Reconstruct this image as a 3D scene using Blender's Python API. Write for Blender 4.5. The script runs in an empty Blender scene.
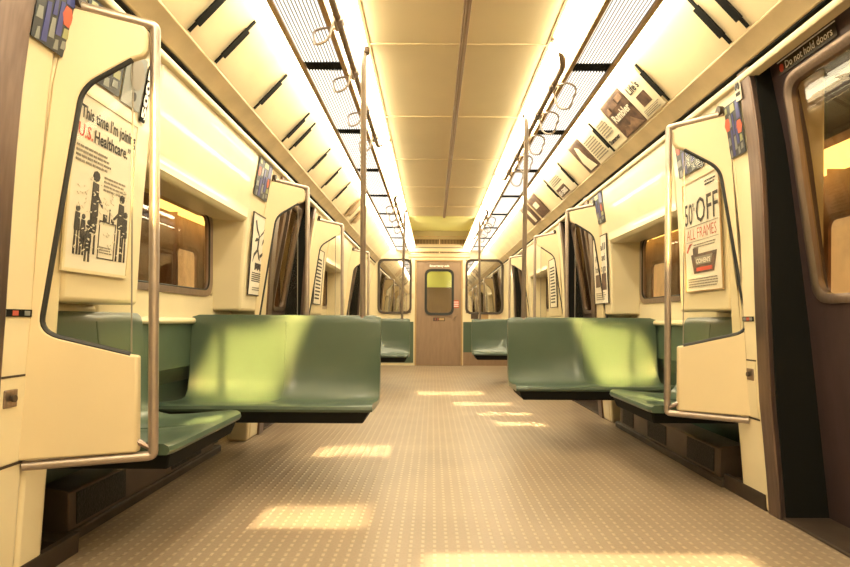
import bpy, math, random
from mathutils import Vector, Matrix
random.seed(7)
S = bpy.context.scene
COL = S.collection
PI = math.pi

# ------------------------------------------------------------------ materials
def mat(name, col=(0.8, 0.8, 0.8), rough=0.5, metal=0.0, noise=0.0, nscale=6.0, bump=0.0, bscale=60.0,
        emit=None, estr=0.0, spec=0.5, stretch=None, col2=None, coat=0.0):
    m = bpy.data.materials.new(name); m.use_nodes = True
    nt = m.node_tree; N = nt.nodes; L = nt.links
    b = N['Principled BSDF']
    b.inputs['Base Color'].default_value = (*col, 1)
    b.inputs['Roughness'].default_value = rough
    b.inputs['Metallic'].default_value = metal
    b.inputs['Specular IOR Level'].default_value = spec
    b.inputs['Coat Weight'].default_value = coat
    if emit:
        b.inputs['Emission Color'].default_value = (*emit, 1)
        b.inputs['Emission Strength'].default_value = estr
    if noise or bump:
        tc = N.new('ShaderNodeTexCoord'); mp = N.new('ShaderNodeMapping')
        if stretch: mp.inputs['Scale'].default_value = stretch
        L.new(tc.outputs['Object'], mp.inputs['Vector'])
    if noise:
        n = N.new('ShaderNodeTexNoise'); n.inputs['Scale'].default_value = nscale
        n.inputs['Detail'].default_value = 5
        L.new(mp.outputs[0], n.inputs['Vector'])
        mx = N.new('ShaderNodeMix'); mx.data_type = 'RGBA'
        c2 = col2 if col2 else tuple(c * (1 - noise) for c in col)
        mx.inputs['A'].default_value = (*c2, 1); mx.inputs['B'].default_value = (*col, 1)
        r = N.new('ShaderNodeMapRange'); r.inputs['From Min'].default_value = 0.35; r.inputs['From Max'].default_value = 0.65
        L.new(n.outputs['Fac'], r.inputs['Value']); L.new(r.outputs[0], mx.inputs['Factor'])
        L.new(mx.outputs['Result'], b.inputs['Base Color'])
        r2 = N.new('ShaderNodeMapRange'); r2.inputs['To Min'].default_value = min(1, rough * 1.25); r2.inputs['To Max'].default_value = rough * 0.85
        L.new(n.outputs['Fac'], r2.inputs['Value']); L.new(r2.outputs[0], b.inputs['Roughness'])
    if bump:
        n2 = N.new('ShaderNodeTexNoise'); n2.inputs['Scale'].default_value = bscale
        L.new(mp.outputs[0], n2.inputs['Vector'])
        bp = N.new('ShaderNodeBump'); bp.inputs['Strength'].default_value = bump; bp.inputs['Distance'].default_value = 0.01
        L.new(n2.outputs['Fac'], bp.inputs['Height']); L.new(bp.outputs[0], b.inputs['Normal'])
    return m

def glass_mat(name, tint=(0.95, 0.93, 0.88), refl=0.06, ior=1.5):
    m = bpy.data.materials.new(name); m.use_nodes = True
    nt = m.node_tree; N = nt.nodes; L = nt.links
    N.remove(N['Principled BSDF'])
    t = N.new('ShaderNodeBsdfTransparent'); t.inputs['Color'].default_value = (*tint, 1)
    g = N.new('ShaderNodeBsdfGlossy'); g.inputs['Roughness'].default_value = 0.02
    lw = N.new('ShaderNodeLayerWeight'); lw.inputs['Blend'].default_value = 0.5
    pw = N.new('ShaderNodeMath'); pw.operation = 'POWER'; pw.inputs[1].default_value = 4.0; L.new(lw.outputs['Facing'], pw.inputs[0])
    ma = N.new('ShaderNodeMath'); ma.operation = 'MULTIPLY_ADD'; ma.inputs[1].default_value = ior - 1; ma.inputs[2].default_value = refl; ma.use_clamp = True
    mx = N.new('ShaderNodeMixShader')
    L.new(pw.outputs[0], ma.inputs[0]); L.new(ma.outputs[0], mx.inputs[0])
    L.new(t.outputs[0], mx.inputs[1]); L.new(g.outputs[0], mx.inputs[2])
    L.new(mx.outputs[0], N['Material Output'].inputs['Surface'])
    return m

def floor_mat():
    m = bpy.data.materials.new('studded_rubber_floor'); m.use_nodes = True
    nt = m.node_tree; N = nt.nodes; L = nt.links; b = N['Principled BSDF']
    tc = N.new('ShaderNodeTexCoord'); sp = N.new('ShaderNodeSeparateXYZ'); L.new(tc.outputs['Object'], sp.inputs[0])
    def band(out, pitch, width):
        a = N.new('ShaderNodeMath'); a.operation = 'MULTIPLY'; a.inputs[1].default_value = 1 / pitch; L.new(out, a.inputs[0])
        f = N.new('ShaderNodeMath'); f.operation = 'FRACT'; L.new(a.outputs[0], f.inputs[0])
        c = N.new('ShaderNodeMath'); c.operation = 'SUBTRACT'; c.inputs[1].default_value = 0.5; L.new(f.outputs[0], c.inputs[0])
        d = N.new('ShaderNodeMath'); d.operation = 'ABSOLUTE'; L.new(c.outputs[0], d.inputs[0])
        r = N.new('ShaderNodeMapRange'); r.inputs['From Min'].default_value = width; r.inputs['From Max'].default_value = width + 0.1
        r.inputs['To Min'].default_value = 1; r.inputs['To Max'].default_value = 0
        L.new(d.outputs[0], r.inputs['Value']); return r.outputs[0]
    bx = band(sp.outputs[0], 0.046, 0.08); by = band(sp.outputs[1], 0.046, 0.22)
    mu = N.new('ShaderNodeMath'); mu.operation = 'MULTIPLY'; L.new(bx, mu.inputs[0]); L.new(by, mu.inputs[1])
    n = N.new('ShaderNodeTexNoise'); n.inputs['Scale'].default_value = 2.3; n.inputs['Detail'].default_value = 8; L.new(tc.outputs['Object'], n.inputs['Vector'])
    n3 = N.new('ShaderNodeTexNoise'); n3.inputs['Scale'].default_value = 90; L.new(tc.outputs['Object'], n3.inputs['Vector'])
    mx = N.new('ShaderNodeMix'); mx.data_type = 'RGBA'; mx.inputs['A'].default_value = (0.19, 0.14, 0.098, 1); mx.inputs['B'].default_value = (0.33, 0.25, 0.175, 1)
    ad = N.new('ShaderNodeMath'); ad.operation = 'ADD'; L.new(n.outputs['Fac'], ad.inputs[0])
    s3 = N.new('ShaderNodeMath'); s3.operation = 'MULTIPLY_ADD'; s3.inputs[1].default_value = 0.6; s3.inputs[2].default_value = -0.3
    L.new(n3.outputs['Fac'], s3.inputs[0]); L.new(s3.outputs[0], ad.inputs[1]); L.new(ad.outputs[0], mx.inputs['Factor'])
    m2 = N.new('ShaderNodeMix'); m2.data_type = 'RGBA'; m2.inputs['B'].default_value = (0.62, 0.48, 0.31, 1)
    fr = N.new('ShaderNodeMath'); fr.operation = 'MULTIPLY'; fr.inputs[1].default_value = 0.34; L.new(mu.outputs[0], fr.inputs[0])
    L.new(fr.outputs[0], m2.inputs['Factor']); L.new(mx.outputs['Result'], m2.inputs['A']); L.new(m2.outputs['Result'], b.inputs['Base Color'])
    b.inputs['Roughness'].default_value = 0.42
    bp = N.new('ShaderNodeBump'); bp.inputs['Strength'].default_value = 0.35; bp.inputs['Distance'].default_value = 0.004
    L.new(mu.outputs[0], bp.inputs['Height']); L.new(bp.outputs[0], b.inputs['Normal'])
    return m

def ribbed_lens():
    m = bpy.data.materials.new('ribbed_light_lens'); m.use_nodes = True
    nt = m.node_tree; N = nt.nodes; L = nt.links; b = N['Principled BSDF']
    tc = N.new('ShaderNodeTexCoord'); sp = N.new('ShaderNodeSeparateXYZ'); L.new(tc.outputs['Object'], sp.inputs[0])
    a = N.new('ShaderNodeMath'); a.operation = 'MULTIPLY'; a.inputs[1].default_value = 1 / 0.0165; L.new(sp.outputs[0], a.inputs[0])
    f = N.new('ShaderNodeMath'); f.operation = 'FRACT'; L.new(a.outputs[0], f.inputs[0])
    g = N.new('ShaderNodeMath'); g.operation = 'GREATER_THAN'; g.inputs[1].default_value = 0.45; L.new(f.outputs[0], g.inputs[0])
    e = N.new('ShaderNodeMath'); e.operation = 'MULTIPLY_ADD'; e.inputs[1].default_value = 0.85; e.inputs[2].default_value = 0.07; L.new(g.outputs[0], e.inputs[0])
    b.inputs['Base Color'].default_value = (0.12, 0.09, 0.06, 1)
    b.inputs['Emission Color'].default_value = (1, 0.9, 0.74, 1)
    L.new(e.outputs[0], b.inputs['Emission Strength'])
    return m

LAMP = (1.0, 0.865, 0.57)
M = dict(
    cream=mat('cream_fibreglass', (0.76, 0.66, 0.44), 0.33, noise=0.07, nscale=2.5, coat=0.3),
    screen=mat('cream_screen_plastic', (0.68, 0.56, 0.35), 0.35, noise=0.06, nscale=3, bump=0.02),
    ceil=mat('cream_ceiling_panel', (0.80, 0.68, 0.45), 0.28, noise=0.08, nscale=1.6, spec=0.6),
    cove=mat('cream_cove_panel', (0.80, 0.67, 0.44), 0.4, noise=0.10, nscale=3.5),
    cornice=mat('cornice_enamel', (0.58, 0.45, 0.26), 0.45, noise=0.2, nscale=5),
    strip=mat('tan_frame_strip', (0.42, 0.27, 0.12), 0.45),
    green=mat('green_fibreglass', (0.066, 0.102, 0.070), 0.30, noise=0.08, nscale=5, coat=0.25, bump=0.012, bscale=30),
    dgreen=mat('dark_green_panel', (0.06, 0.095, 0.065), 0.4, noise=0.1),
    black=mat('black_underside', (0.008, 0.008, 0.007), 0.75, spec=0.15),
    rubber=mat('black_rubber_gasket', (0.012, 0.012, 0.012), 0.45),
    steel=mat('brushed_stainless', (0.34, 0.265, 0.23), 0.30, 0.9, noise=0.15, nscale=12, stretch=(8, 8, 0.6)),
    darksteel=mat('dark_stainless', (0.085, 0.055, 0.055), 0.4, 0.4, noise=0.25, nscale=4, stretch=(2, 2, 0.5)),
    doorsteel=mat('end_door_enamel', (0.29, 0.195, 0.13), 0.42, 0.25, noise=0.12, nscale=6, stretch=(3, 3, 0.6)),
    tube=mat('stanchion_steel', (0.43, 0.36, 0.31), 0.33, 0.75, noise=0.1, nscale=20),
    rail=mat('brown_handrail_tube', (0.23, 0.15, 0.09), 0.35, 0.5, noise=0.1),
    bar=mat('brown_ceiling_strip', (0.25, 0.16, 0.08), 0.5),
    heater=mat('heater_cover_steel', (0.13, 0.09, 0.065), 0.4, 0.6, noise=0.25, nscale=5),
    grille=mat('heater_black_mesh', (0.02, 0.016, 0.012), 0.6, noise=0.6, nscale=90, bump=0.4, bscale=120),
    kick=mat('dark_kick_rail', (0.05, 0.033, 0.022), 0.5, noise=0.3),
    floor=floor_mat(),
    lens=ribbed_lens(),
    lamp=mat('fluorescent_lens', (0.9, 0.85, 0.75), 0.5, emit=LAMP, estr=8.0),
    paper=mat('poster_paper', (0.76, 0.71, 0.60), 0.5, noise=0.04),
    cardw=mat('card_white', (0.80, 0.72, 0.54), 0.5, noise=0.05),
    ink=mat('black_ink', (0.03, 0.025, 0.025), 0.6),
    grey=mat('grey_ink', (0.26, 0.23, 0.19), 0.6),
    red=mat('red_ink', (0.55, 0.07, 0.035), 0.5),
    photo=mat('brown_photo_print', (0.055, 0.028, 0.022), 0.4, noise=0.9, nscale=9, col2=(0.35, 0.22, 0.14)),
    photo2=mat('dark_photo_print', (0.04, 0.02, 0.018), 0.4, noise=0.9, nscale=14, col2=(0.16, 0.09, 0.06)),
    white=mat('white_lettering', (0.95, 0.93, 0.88), 0.5),
    blue=mat('blue_mosaic', (0.05, 0.06, 0.22), 0.4), orange=mat('orange_mosaic', (0.50, 0.10, 0.06), 0.4),
    olive=mat('olive_mosaic', (0.30, 0.31, 0.16), 0.4), slate=mat('slate_mosaic', (0.22, 0.23, 0.22), 0.4),
    mbase=mat('mosaic_backing', (0.045, 0.05, 0.06), 0.45),
    yellow=mat('yellow_enamel_panel', (0.93, 0.93, 0.32), 0.35),
    slat=mat('return_air_slat', (0.80, 0.62, 0.42), 0.38, 0.7, noise=0.2),
    glass=glass_mat('clear_screen_glass', (0.97, 0.96, 0.93), 0.008, 1.3),
    wglass=glass_mat('window_glass', (0.92, 0.86, 0.76), 0.03, 1.45), eglass=glass_mat('end_window_glass', (0.6, 0.5, 0.36), 0.68),
    tunnel=mat('dark_brown_tunnel', (0.10, 0.045, 0.025), 0.8, noise=0.5, nscale=1.5),
    beam=mat('rusty_beam', (0.30, 0.15, 0.08), 0.6, noise=0.4),
    tlit=mat('lit_train_window', (0.8, 0.6, 0.3), 0.5, emit=(1.0, 0.60, 0.24), estr=0.24, noise=0.5, nscale=3), jamb=mat('door_jamb_steel', (0.20, 0.145, 0.125), 0.3, 0.8, noise=0.2, nscale=10, stretch=(6, 6, 0.5)), tbody=mat('train_side_steel', (0.30, 0.17, 0.11), 0.45, 0.0, noise=0.3),
    plamp=mat('platform_tube_light', (0.9, 0.8, 0.5), 0.5, emit=(1.0, 0.62, 0.15), estr=1.5),
    nextlamp=mat('neighbour_lamp', (0.9, 0.9, 0.6), 0.5, emit=(1.0, 0.93, 0.62), estr=4),
)

# ------------------------------------------------------------------ mesh builder
class MB:
    def __init__(s): s.v = []; s.f = []
    def add(s, vs, fs):
        n = len(s.v); s.v += [tuple(v) for v in vs]; s.f += [tuple(i + n for i in f) for f in fs]; return s
    def box(s, a, b):
        x0, x1 = sorted((a[0], b[0])); y0, y1 = sorted((a[1], b[1])); z0, z1 = sorted((a[2], b[2]))
        return s.add([(x0, y0, z0), (x1, y0, z0), (x1, y1, z0), (x0, y1, z0), (x0, y0, z1), (x1, y0, z1), (x1, y1, z1), (x0, y1, z1)],
                     [(0, 3, 2, 1), (4, 5, 6, 7), (0, 1, 5, 4), (1, 2, 6, 5), (2, 3, 7, 6), (3, 0, 4, 7)])
    def loops(s, loops, closed=True, caps=True):
        """skin a list of equal-length vertex loops"""
        n = len(loops[0]); vs = [p for l in loops for p in l]; fs = []
        for k in range(len(loops) - 1):
            for i in range(n if closed else n - 1):
                j = (i + 1) % n
                fs.append((k * n + i, k * n + j, (k + 1) * n + j, (k + 1) * n + i))
        if caps:
            fs.append(tuple(range(n))[::-1]); fs.append(tuple((len(loops) - 1) * n + i for i in range(n)))
        return s.add(vs, fs)
    def extr_y(s, prof, y0, y1):      # prof: (x,z)
        return s.loops([[(x, y0, z) for x, z in prof], [(x, y1, z) for x, z in prof]])
    def tube(s, path, r, n=10, closed=False, ring=None):
        path = [Vector(p) for p in path]; m = len(path); loops = []; up = None
        for i, p in enumerate(path):
            if closed: t = path[(i + 1) % m] - path[i - 1]
            else: t = path[min(i + 1, m - 1)] - path[max(i - 1, 0)]
            t.normalize()
            if up is None:
                a = Vector((0, 0, 1)) if abs(t.z) < 0.9 else Vector((1, 0, 0)); up = (a - t * a.dot(t)).normalized()
            else: up = (up - t * up.dot(t)).normalized()
            q = t.cross(up)
            loops.append([p + (up * math.cos(2 * PI * k / n) + q * math.sin(2 * PI * k / n)) * r for k in range(n)])
        if closed: loops.append(loops[0])
        return s.loops(loops, caps=not closed)
    def poly_prism(s, pts_a, pts_b):  # two matching planar outlines
        return s.loops([pts_a, pts_b])
    def build(s, name, m, parent=None, smooth=False, bevel=0.0, seg=2, kind=None):
        me = bpy.data.meshes.new(name); me.from_pydata([tuple(v) for v in s.v], [], s.f); me.validate()
        import bmesh
        bm = bmesh.new(); bm.from_mesh(me); bmesh.ops.recalc_face_normals(bm, faces=bm.faces); bm.to_mesh(me); bm.free()
        me.materials.append(M[m] if isinstance(m, str) else m)
        o = bpy.data.objects.new(name, me); COL.objects.link(o)
        if parent: o.parent = parent
        if smooth:
            for p in me.polygons: p.use_smooth = True
            try: me.set_sharp_from_angle(angle=math.radians(38))
            except Exception: pass
        if bevel:
            b = o.modifiers.new('bevel', 'BEVEL'); b.width = bevel; b.segments = seg; b.limit_method = 'ANGLE'; b.angle_limit = math.radians(40)
            for p in me.polygons: p.use_smooth = True
            try: me.set_sharp_from_angle(angle=math.radians(38))
            except Exception: pass
        if kind: o['kind'] = kind
        return o

def tag(o, label, cat, group=None):
    o['label'] = label; o['category'] = cat
    if group: o['group'] = group
    return o
def empty(name, label, cat, loc=(0, 0, 0), group=None, mw=None, rz=0):
    o = bpy.data.objects.new(name, None); o.empty_display_size = 0.05; COL.objects.link(o)
    o.location = loc; o.rotation_euler = (0, 0, rz)
    if mw is not None: o.matrix_world = mw
    return tag(o, label, cat, group)
def struct(mb, name, m, **k): return mb.build(name, m, kind='structure', **k)
def copy_tree(o, parent=None):
    c = o.copy(); COL.objects.link(c)
    if parent: c.parent = parent
    for ch in list(o.children): copy_tree(ch, c)
    return c

def fillet(pts, r, n=5, closed=False):
    pts = [Vector(p) for p in pts]; out = []; m = len(pts)
    for i, p in enumerate(pts):
        if not closed and i in (0, m - 1): out.append(p); continue
        a, b = pts[i - 1], pts[(i + 1) % m]
        rr = r[i] if isinstance(r, (list, tuple)) else r
        if rr <= 0: out.append(p); continue
        da, db = (a - p), (b - p); la, lb = da.length, db.length
        d = min(rr, la * 0.48, lb * 0.48); da.normalize(); db.normalize()
        s, e = p + da * d, p + db * d
        for k in range(n + 1):
            t = k / n; out.append(s * (1 - t) ** 2 + p * 2 * t * (1 - t) + e * t * t)
    return out
def rrect(u0, v0, u1, v1, r, n=6):
    return [(p.x, p.y) for p in fillet([(u0, v0, 0), (u1, v0, 0), (u1, v1, 0), (u0, v1, 0)], r, n, True)]

# ------------------------------------------------------------------ camera
EYE = 0.87
cam = bpy.data.cameras.new('camera'); co = bpy.data.objects.new('camera', cam); COL.objects.link(co)
cam.sensor_width = 36; cam.lens = 590 / 850 * 36
cam.shift_x = -(432.6 - 425) / 850; cam.shift_y = (320.8 - 283.5) / 850
cam.clip_start = 0.05
co.matrix_world = Matrix.Translation((-0.127, 0, EYE)) @ Matrix.Rotation(PI / 2, 4, 'X') @ Matrix.Rotation(0.0055, 4, 'Z')
S.camera = co

# ------------------------------------------------------------------ car cross-section
def lerp(z, tab):
    if z <= tab[0][0]: return tab[0][1]
    for (a, x), (b, y) in zip(tab, tab[1:]):
        if z <= b:
            t = (z - a) / (b - a); return x + (y - x) * t
    return tab[-1][1]
PROF = {-1: [(0, 1.45), (.25, 1.432), (.42, 1.42), (.87, 1.39), (1.3, 1.365), (1.64, 1.335), (1.98, 1.275), (2.08, 1.25)],
        1: [(0, 1.42), (.25, 1.40), (.52, 1.372), (.96, 1.348), (1.3, 1.338), (1.64, 1.318), (1.98, 1.268), (2.08, 1.245)]}
def PX(side, z): return lerp(z, PROF[side])
def zs(z0, z1, n=12): return [z0 + (z1 - z0) * i / n for i in range(n + 1)]
OUT = 1.70
REAR, END = -2.6, 11.5
LAY = {-1: dict(name='left', doors=[(0.27, 1.57), (4.57, 5.68), (8.80, 9.95)], bays=[(2.52, 3.86), (6.72, 8.02)], ext=[(2.0, 4.22), (5.95, 8.45)]),
       1: dict(name='right', doors=[(1.30, 2.60), (5.42, 6.44), (9.35, 10.5)], bays=[(3.52, 4.86), (7.5, 8.84)], ext=[(2.93, 5.06), (6.8, 9.0)])}
NTH = ['nearest', 'second', 'third']
def wall_block(mb, side, y0, y1, z0, z1, inner=None, n=12, cut=True):
    if cut:      # hollow door pockets: the wall is thin next to a doorway
        for a_, b_ in LAY[side]['doors']:
            if abs(y0 - b_) < 1e-6 and y1 - y0 > .35:
                e_ = y0 + .30
                mb.extr_y([(side * PX(side, z), z) for z in zs(z0, z1, n)] + [(side * (PX(side, z) + .05), z) for z in zs(z0, z1, n)[::-1]], y0, e_); y0 = e_
            elif abs(y1 - a_) < 1e-6 and y1 - y0 > .35:
                e_ = y1 - .30
                mb.extr_y([(side * PX(side, z), z) for z in zs(z0, z1, n)] + [(side * (PX(side, z) + .05), z) for z in zs(z0, z1, n)[::-1]], e_, y1); y1 = e_
    f = inner or (lambda z: PX(side, z))
    prof = [(side * f(z), z) for z in zs(z0, z1, n)] + [(side * 1.60, z1), (side * 1.60, z0)]
    mb.extr_y(prof, y0, y1)
LOWX = {-1: 1.655, 1: 1.63}; WINX = {-1: 1.56, 1: 1.57}
win_no = 0; door_no = 0
def plate(mb, side, y0, y1, z0, z1, off=0.004, th=0.006, n=6):
    """thin strip following the wall curve"""
    a = [(side * (PX(side, z) - off), z) for z in zs(z0, z1, n)]; b = [(side * (PX(side, z) - off + th), z) for z in zs(z0, z1, n)]
    mb.extr_y(a + b[::-1], y0, y1)

for side in (-1, 1):
    Ly = LAY[side]; nm = Ly['name']; wall = MB(); wain = MB(); up = MB()
    # solid pocket stretches
    cuts = [REAR]
    spans = sorted([(a, b, 'd') for a, b in Ly['doors']] + [(a, b, 'b') for a, b in Ly['bays']])
    y = REAR
    for a, b, k in spans:
        # pocket from y to a: lower part may be cut back where the bay recess is wider at floor level
        lo_end = a; lo_start = y
        for (ea, eb), (ba, bb) in zip(Ly['ext'], Ly['bays']):
            if k == 'b' and ba == a: lo_end = ea
            if bb == y: lo_start = eb
        wall_block(wall, side, lo_start, lo_end, 0.0, 2.08, n=16)
        if lo_start > y: wall_block(wall, side, y, lo_start, 0.93, 2.08)
        if lo_end < a: wall_block(wall, side, lo_end, a, 0.93, 2.08)
        if k == 'b':
            bx = LOWX[side]; wx = WINX[side]
            ea_, eb_ = [e for e, bb_ in zip(Ly['ext'], Ly['bays']) if bb_[0] == a][0]
            wain.extr_y([(side * bx, 0), (side * OUT, 0), (side * OUT, .86), (side * wx, .86), (side * wx, .6), (side * bx, .5)], ea_, eb_)
            # window belt with opening
            wa, wb = a + 0.07, b - 0.07
            wall.extr_y([(side * wx, .86), (side * OUT, .86), (side * OUT, 1.03), (side * (wx + .0), 1.03)], a, b)
            for q0, q1 in ((ea_, a), (b, eb_)): wall.extr_y([(side * wx, .86), (side * OUT, .86), (side * OUT, .93), (side * wx, .93)], q0, q1)
            wall.extr_y([(side * wx, 1.55), (side * 1.60, 1.55), (side * 1.60, 1.60), (side * wx, 1.60)], a, b)
            wall.extr_y([(side * wx, 1.03), (side * 1.60, 1.03), (side * 1.60, 1.55), (side * wx, 1.55)], a, wa)
            wall.extr_y([(side * wx, 1.03), (side * 1.60, 1.03), (side * 1.60, 1.55), (side * wx, 1.55)], wb, b)
            # sill lip
            wall.extr_y([(side * (wx - .03), .845), (side * (wx + .02), .845), (side * (wx + .02), .885), (side * (wx - .03), .88)], ea_, eb_)
            # lit upper panel bulging over the window
            prof = [(side * (wx), 1.525), (side * (PX(side, 1.56) + .015), 1.515)] + [(side * (PX(side, z) + 0.0 - 0.012 * math.sin((z - 1.54) / .5 * PI)), z) for z in zs(1.54, 2.04, 8)] + [(side * OUT, 2.06), (side * OUT, 1.56)]
            up.extr_y(prof, a - .03, b + .03)
            # the window itself
            win_no += 1
            fr = MB(); ring_o = rrect(wa - .02, 1.015, wb + .02, 1.565, .11); ring_i = rrect(wa + .03, 1.055, wb - .03, 1.53, .085)
            for (x0, x1) in ((wx - .012, wx + .02),):
                A = [(side * x0, u, v) for u, v in ring_o]; B = [(side * x0, u, v) for u, v in ring_i]
                C2 = [(side * x1, u, v) for u, v in ring_i]; D2 = [(side * x1, u, v) for u, v in ring_o]
                fr.loops([A, B, C2, D2, A], caps=False)
            wf = struct(fr, 'window_%d' % win_no, 'steel', smooth=True)
            gl = MB(); gi = rrect(wa + .02, 1.045, wb - .02, 1.54, .085)
            gl.loops([[(side * (wx + .004), u, v) for u, v in gi], [(side * (wx + .010), u, v) for u, v in gi]])
            gl.build('pane', 'wglass', wf)
            if side == 1:
                mu = MB(); ym = wa + 0.22; mu.box((side * (wx - .012), ym - .014, 1.05), (side * (wx + .02), ym + .014, 1.535)); mu.build('mullion', 'steel', wf, bevel=.004)
            gk = MB(); gk.tube([(side * (wx - .008), u, v) for u, v in rrect(wa + .03, 1.055, wb - .03, 1.53, .085)], .006, 6, True); gk.build('gasket', 'rubber', wf, smooth=True)
        y = b
        if k == 'd':
            # header over the doorway and dark reveal
            hd = MB(); hd.extr_y([(side * 1.40, 1.99), (side * OUT, 1.99), (side * OUT, 2.08), (side * 1.33, 2.08)], a, b)
            struct(hd, 'trim_%d' % (len([o for o in bpy.data.objects if o.name.startswith('trim_')]) + 1), 'black')
    wall_block(wall, side, y, END, 0, 2.08)
    w = struct(wall, 'wall_' + nm, 'cream', bevel=.022, seg=3)
    pn = struct(up, 'wall_%s_upper_panel' % nm, 'cream', bevel=.03, seg=4)
    struct(wain, 'wall_%s_lower' % nm, 'dgreen')
    # door jambs and leaves
    def LX(z, side=side): return lerp(z, [(0, PX(side, 0) + .20), (.87, PX(side, .87) + .17), (1.62, PX(side, 1.62) + .105), (2.03, PX(side, 2.03) + .08)])
    for di, (a, b) in enumerate(Ly['doors']):
        jam = MB()
        for (j0, j1, face) in ((a - .11, a + .006, a), (b - .006, b + .16 if b < 2 else b + .085, b)):
            ps = [(side * (PX(side, z) - .014), z) for z in zs(0, 2.06)]; pe = [(side * (PX(side, z) + .03), z) for z in zs(0, 2.06)]
            jam.extr_y(ps + pe[::-1], j0, j1)
        struct(jam, 'trim_%d' % (len([o for o in bpy.data.objects if o.name.startswith('trim_')]) + 1), 'jamb', bevel=.006)
        rev = MB()
        for (j0, j1) in ((a, a + .012), (b - .012, b)):
            ps = [(side * (PX(side, z) + .012), z) for z in zs(0, 2.05)]; pe = [(side * (LX(z) + .03), z) for z in zs(0, 2.05)]
            rev.extr_y(ps + pe[::-1], j0, j1)
        struct(rev, 'trim_%d' % (len([o for o in bpy.data.objects if o.name.startswith('trim_')]) + 1), 'black')
        # two leaves per doorway; each is a door of its own
        ym = (a + b) / 2
        for (l0, l1) in ((a - .06, ym - .004), (ym + .004, b + .06)):
            door_no += 1
            la, lb = max(l0, a), min(l1, b)
            c0 = la + .115 if la == a else la + .085; c1 = lb - .115 if lb == b else lb - .085
            w0, w1, v0, v1 = c0, c1, 0.985, 1.875
            leaf = MB()
            def slab(u0, u1, z0, z1, n=8):
                ps = [(side * LX(z), z) for z in zs(z0, z1, n)]; pe = [(side * (LX(z) + .035), z) for z in zs(z0, z1, n)]
                leaf.extr_y(ps + pe[::-1], u0, u1)
            slab(l0 + .055, l1 - .055 if False else l1, 0.012, v0); slab(l0 + .055, l1, v1, 2.055, 3); slab(l0 + .055, w0, v0, v1); slab(w1, l1, v0, v1)
            lf = struct(leaf, 'door_%d' % door_no, 'darksteel')
            ro = rrect(w0 - .035, v0 - .035, w1 + .035, v1 + .035, .10); ri = rrect(w0 + .004, v0 + .004, w1 - .004, v1 - .004, .075)
            rm = rrect(w0 - .02, v0 - .02, w1 + .02, v1 + .02, .09)
            fr = MB(); P = lambda off, R_: [(side * (LX(v) - off), u, v) for u, v in R_]
            fr.loops([P(-.002, ro), P(.014, ro), P(.016, rm), P(.006, ri), P(-.02, ri), P(-.02, ro), P(-.002, ro)], caps=False)
            fr.build('window_frame', 'steel', lf, smooth=True)
            # fill the square corners behind the frame
            gl = MB(); gl.loops([P(-.012, ri), P(-.018, ri)]); gl.build('pane', 'wglass', lf)
            if side == 1 and di == 0 and l1 > ym + .1:
                SIGN_DOOR = (lf, LX, w0, w1)
        sl = MB(); sl.box((side * (PX(side, 0) - .0), a, 0.0), (side * (LX(0) + .06), b, .014)); struct(sl, 'trim_%d' % (len([o for o in bpy.data.objects if o.name.startswith('trim_')]) + 1), 'kick', bevel=.004)

# ------------------------------------------------------------------ floor, ceiling, cornices
f = MB(); f.box((-1.9, REAR, -.05), (1.9, END, 0)); struct(f, 'floor', 'floor')
SEAM0 = 3.09; MOD = 1.10
cz = 2.32
c = MB(); c.box((-.47, REAR, cz), (.47, 8.2, cz + .04)); struct(c, 'ceiling', 'ceil')
# seams between the ceiling panels and edge beads
k = -5; n = 0
while SEAM0 + k * MOD < 8.1:
    s = MB(); yy = SEAM0 + k * MOD; s.box((-.465, yy - .008, cz - .006), (.465, yy + .008, cz + .001)); n += 1
    struct(s, 'ceiling_seam_%d' % n, 'cove', bevel=.002); k += 1
for side in (-1, 1):
    e = MB(); e.box((side * .462, REAR, cz - .006), (side * .474, END, cz + .01)); struct(e, 'ceiling_edge_' + LAY[side]['name'], 'strip')
b = MB(); b.box((.006, REAR, cz - .022), (.042, 8.17, cz)); b.box((.016, REAR, cz - .028), (.032, 8.17, cz - .02))
struct(b, 'ceiling_centre_strip', 'bar', bevel=.003)
# sloped yellow panel and lowered slatted ceiling at the far end
yp = MB(); yp.loops([[(x, 8.17, cz - .002), (x, 8.17, cz + .06), (x, END + .02, 2.66), (x, END + .02, 2.625)] for x in (-.64, .64)])
struct(yp, 'ceiling_yellow_panel', 'yellow')
for s_ in (-1, 1):
    fa = MB(); fa.box((s_ * .602, 8.2, 2.25), (s_ * .64, END, 2.66)); struct(fa, 'ceiling_fascia_%s' % ('left' if s_ < 0 else 'right'), 'ceil')
for s_ in (-1, 1):
    vl = MB(); vl.box((s_ * .55, 8.25, 2.25), (s_ * .60, END - .05, 2.30))  # glowing strips added to brighten the yellow panel above
    tag(vl.build('added_vestibule_glow', 'lamp'), 'added slim glow strip along the %s edge of the yellow ceiling before the end door' % ('left' if s_ < 0 else 'right'), 'light strip')
def header_grille(label, z0, z1, nb):
    r = empty('air_grille', label, 'air grille', (0, END - .004, z0), 'air grilles over the end door'); h = z1 - z0
    f_ = MB()
    for q0, q1 in ((0, .014), (h - .014, h)): f_.box((-.60, -.02, q0), (.60, 0, q1))
    for x in (-.59, 0, .59): f_.box((x - .01, -.02, 0), (x + .01, 0, h))
    f_.build('frame', 'slat', r)
    f_ = MB(); f_.box((-.6, -.004, .01), (.6, 0, h - .01)); f_.build('dark_backing', 'heater', r)
    f_ = MB()
    for i in range(nb):
        x = -.58 + 1.16 * (i + .5) / nb; f_.box((x - .006, -.014, .014), (x + .006, -.004, h - .014))
    f_.build('bars', 'strip', r)
header_grille('wide upper slatted air grille high on the wall over the end door', 2.35, 2.47, 40)
header_grille('narrow lower slatted air grille just over the end door', 2.17, 2.23, 40)
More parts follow.
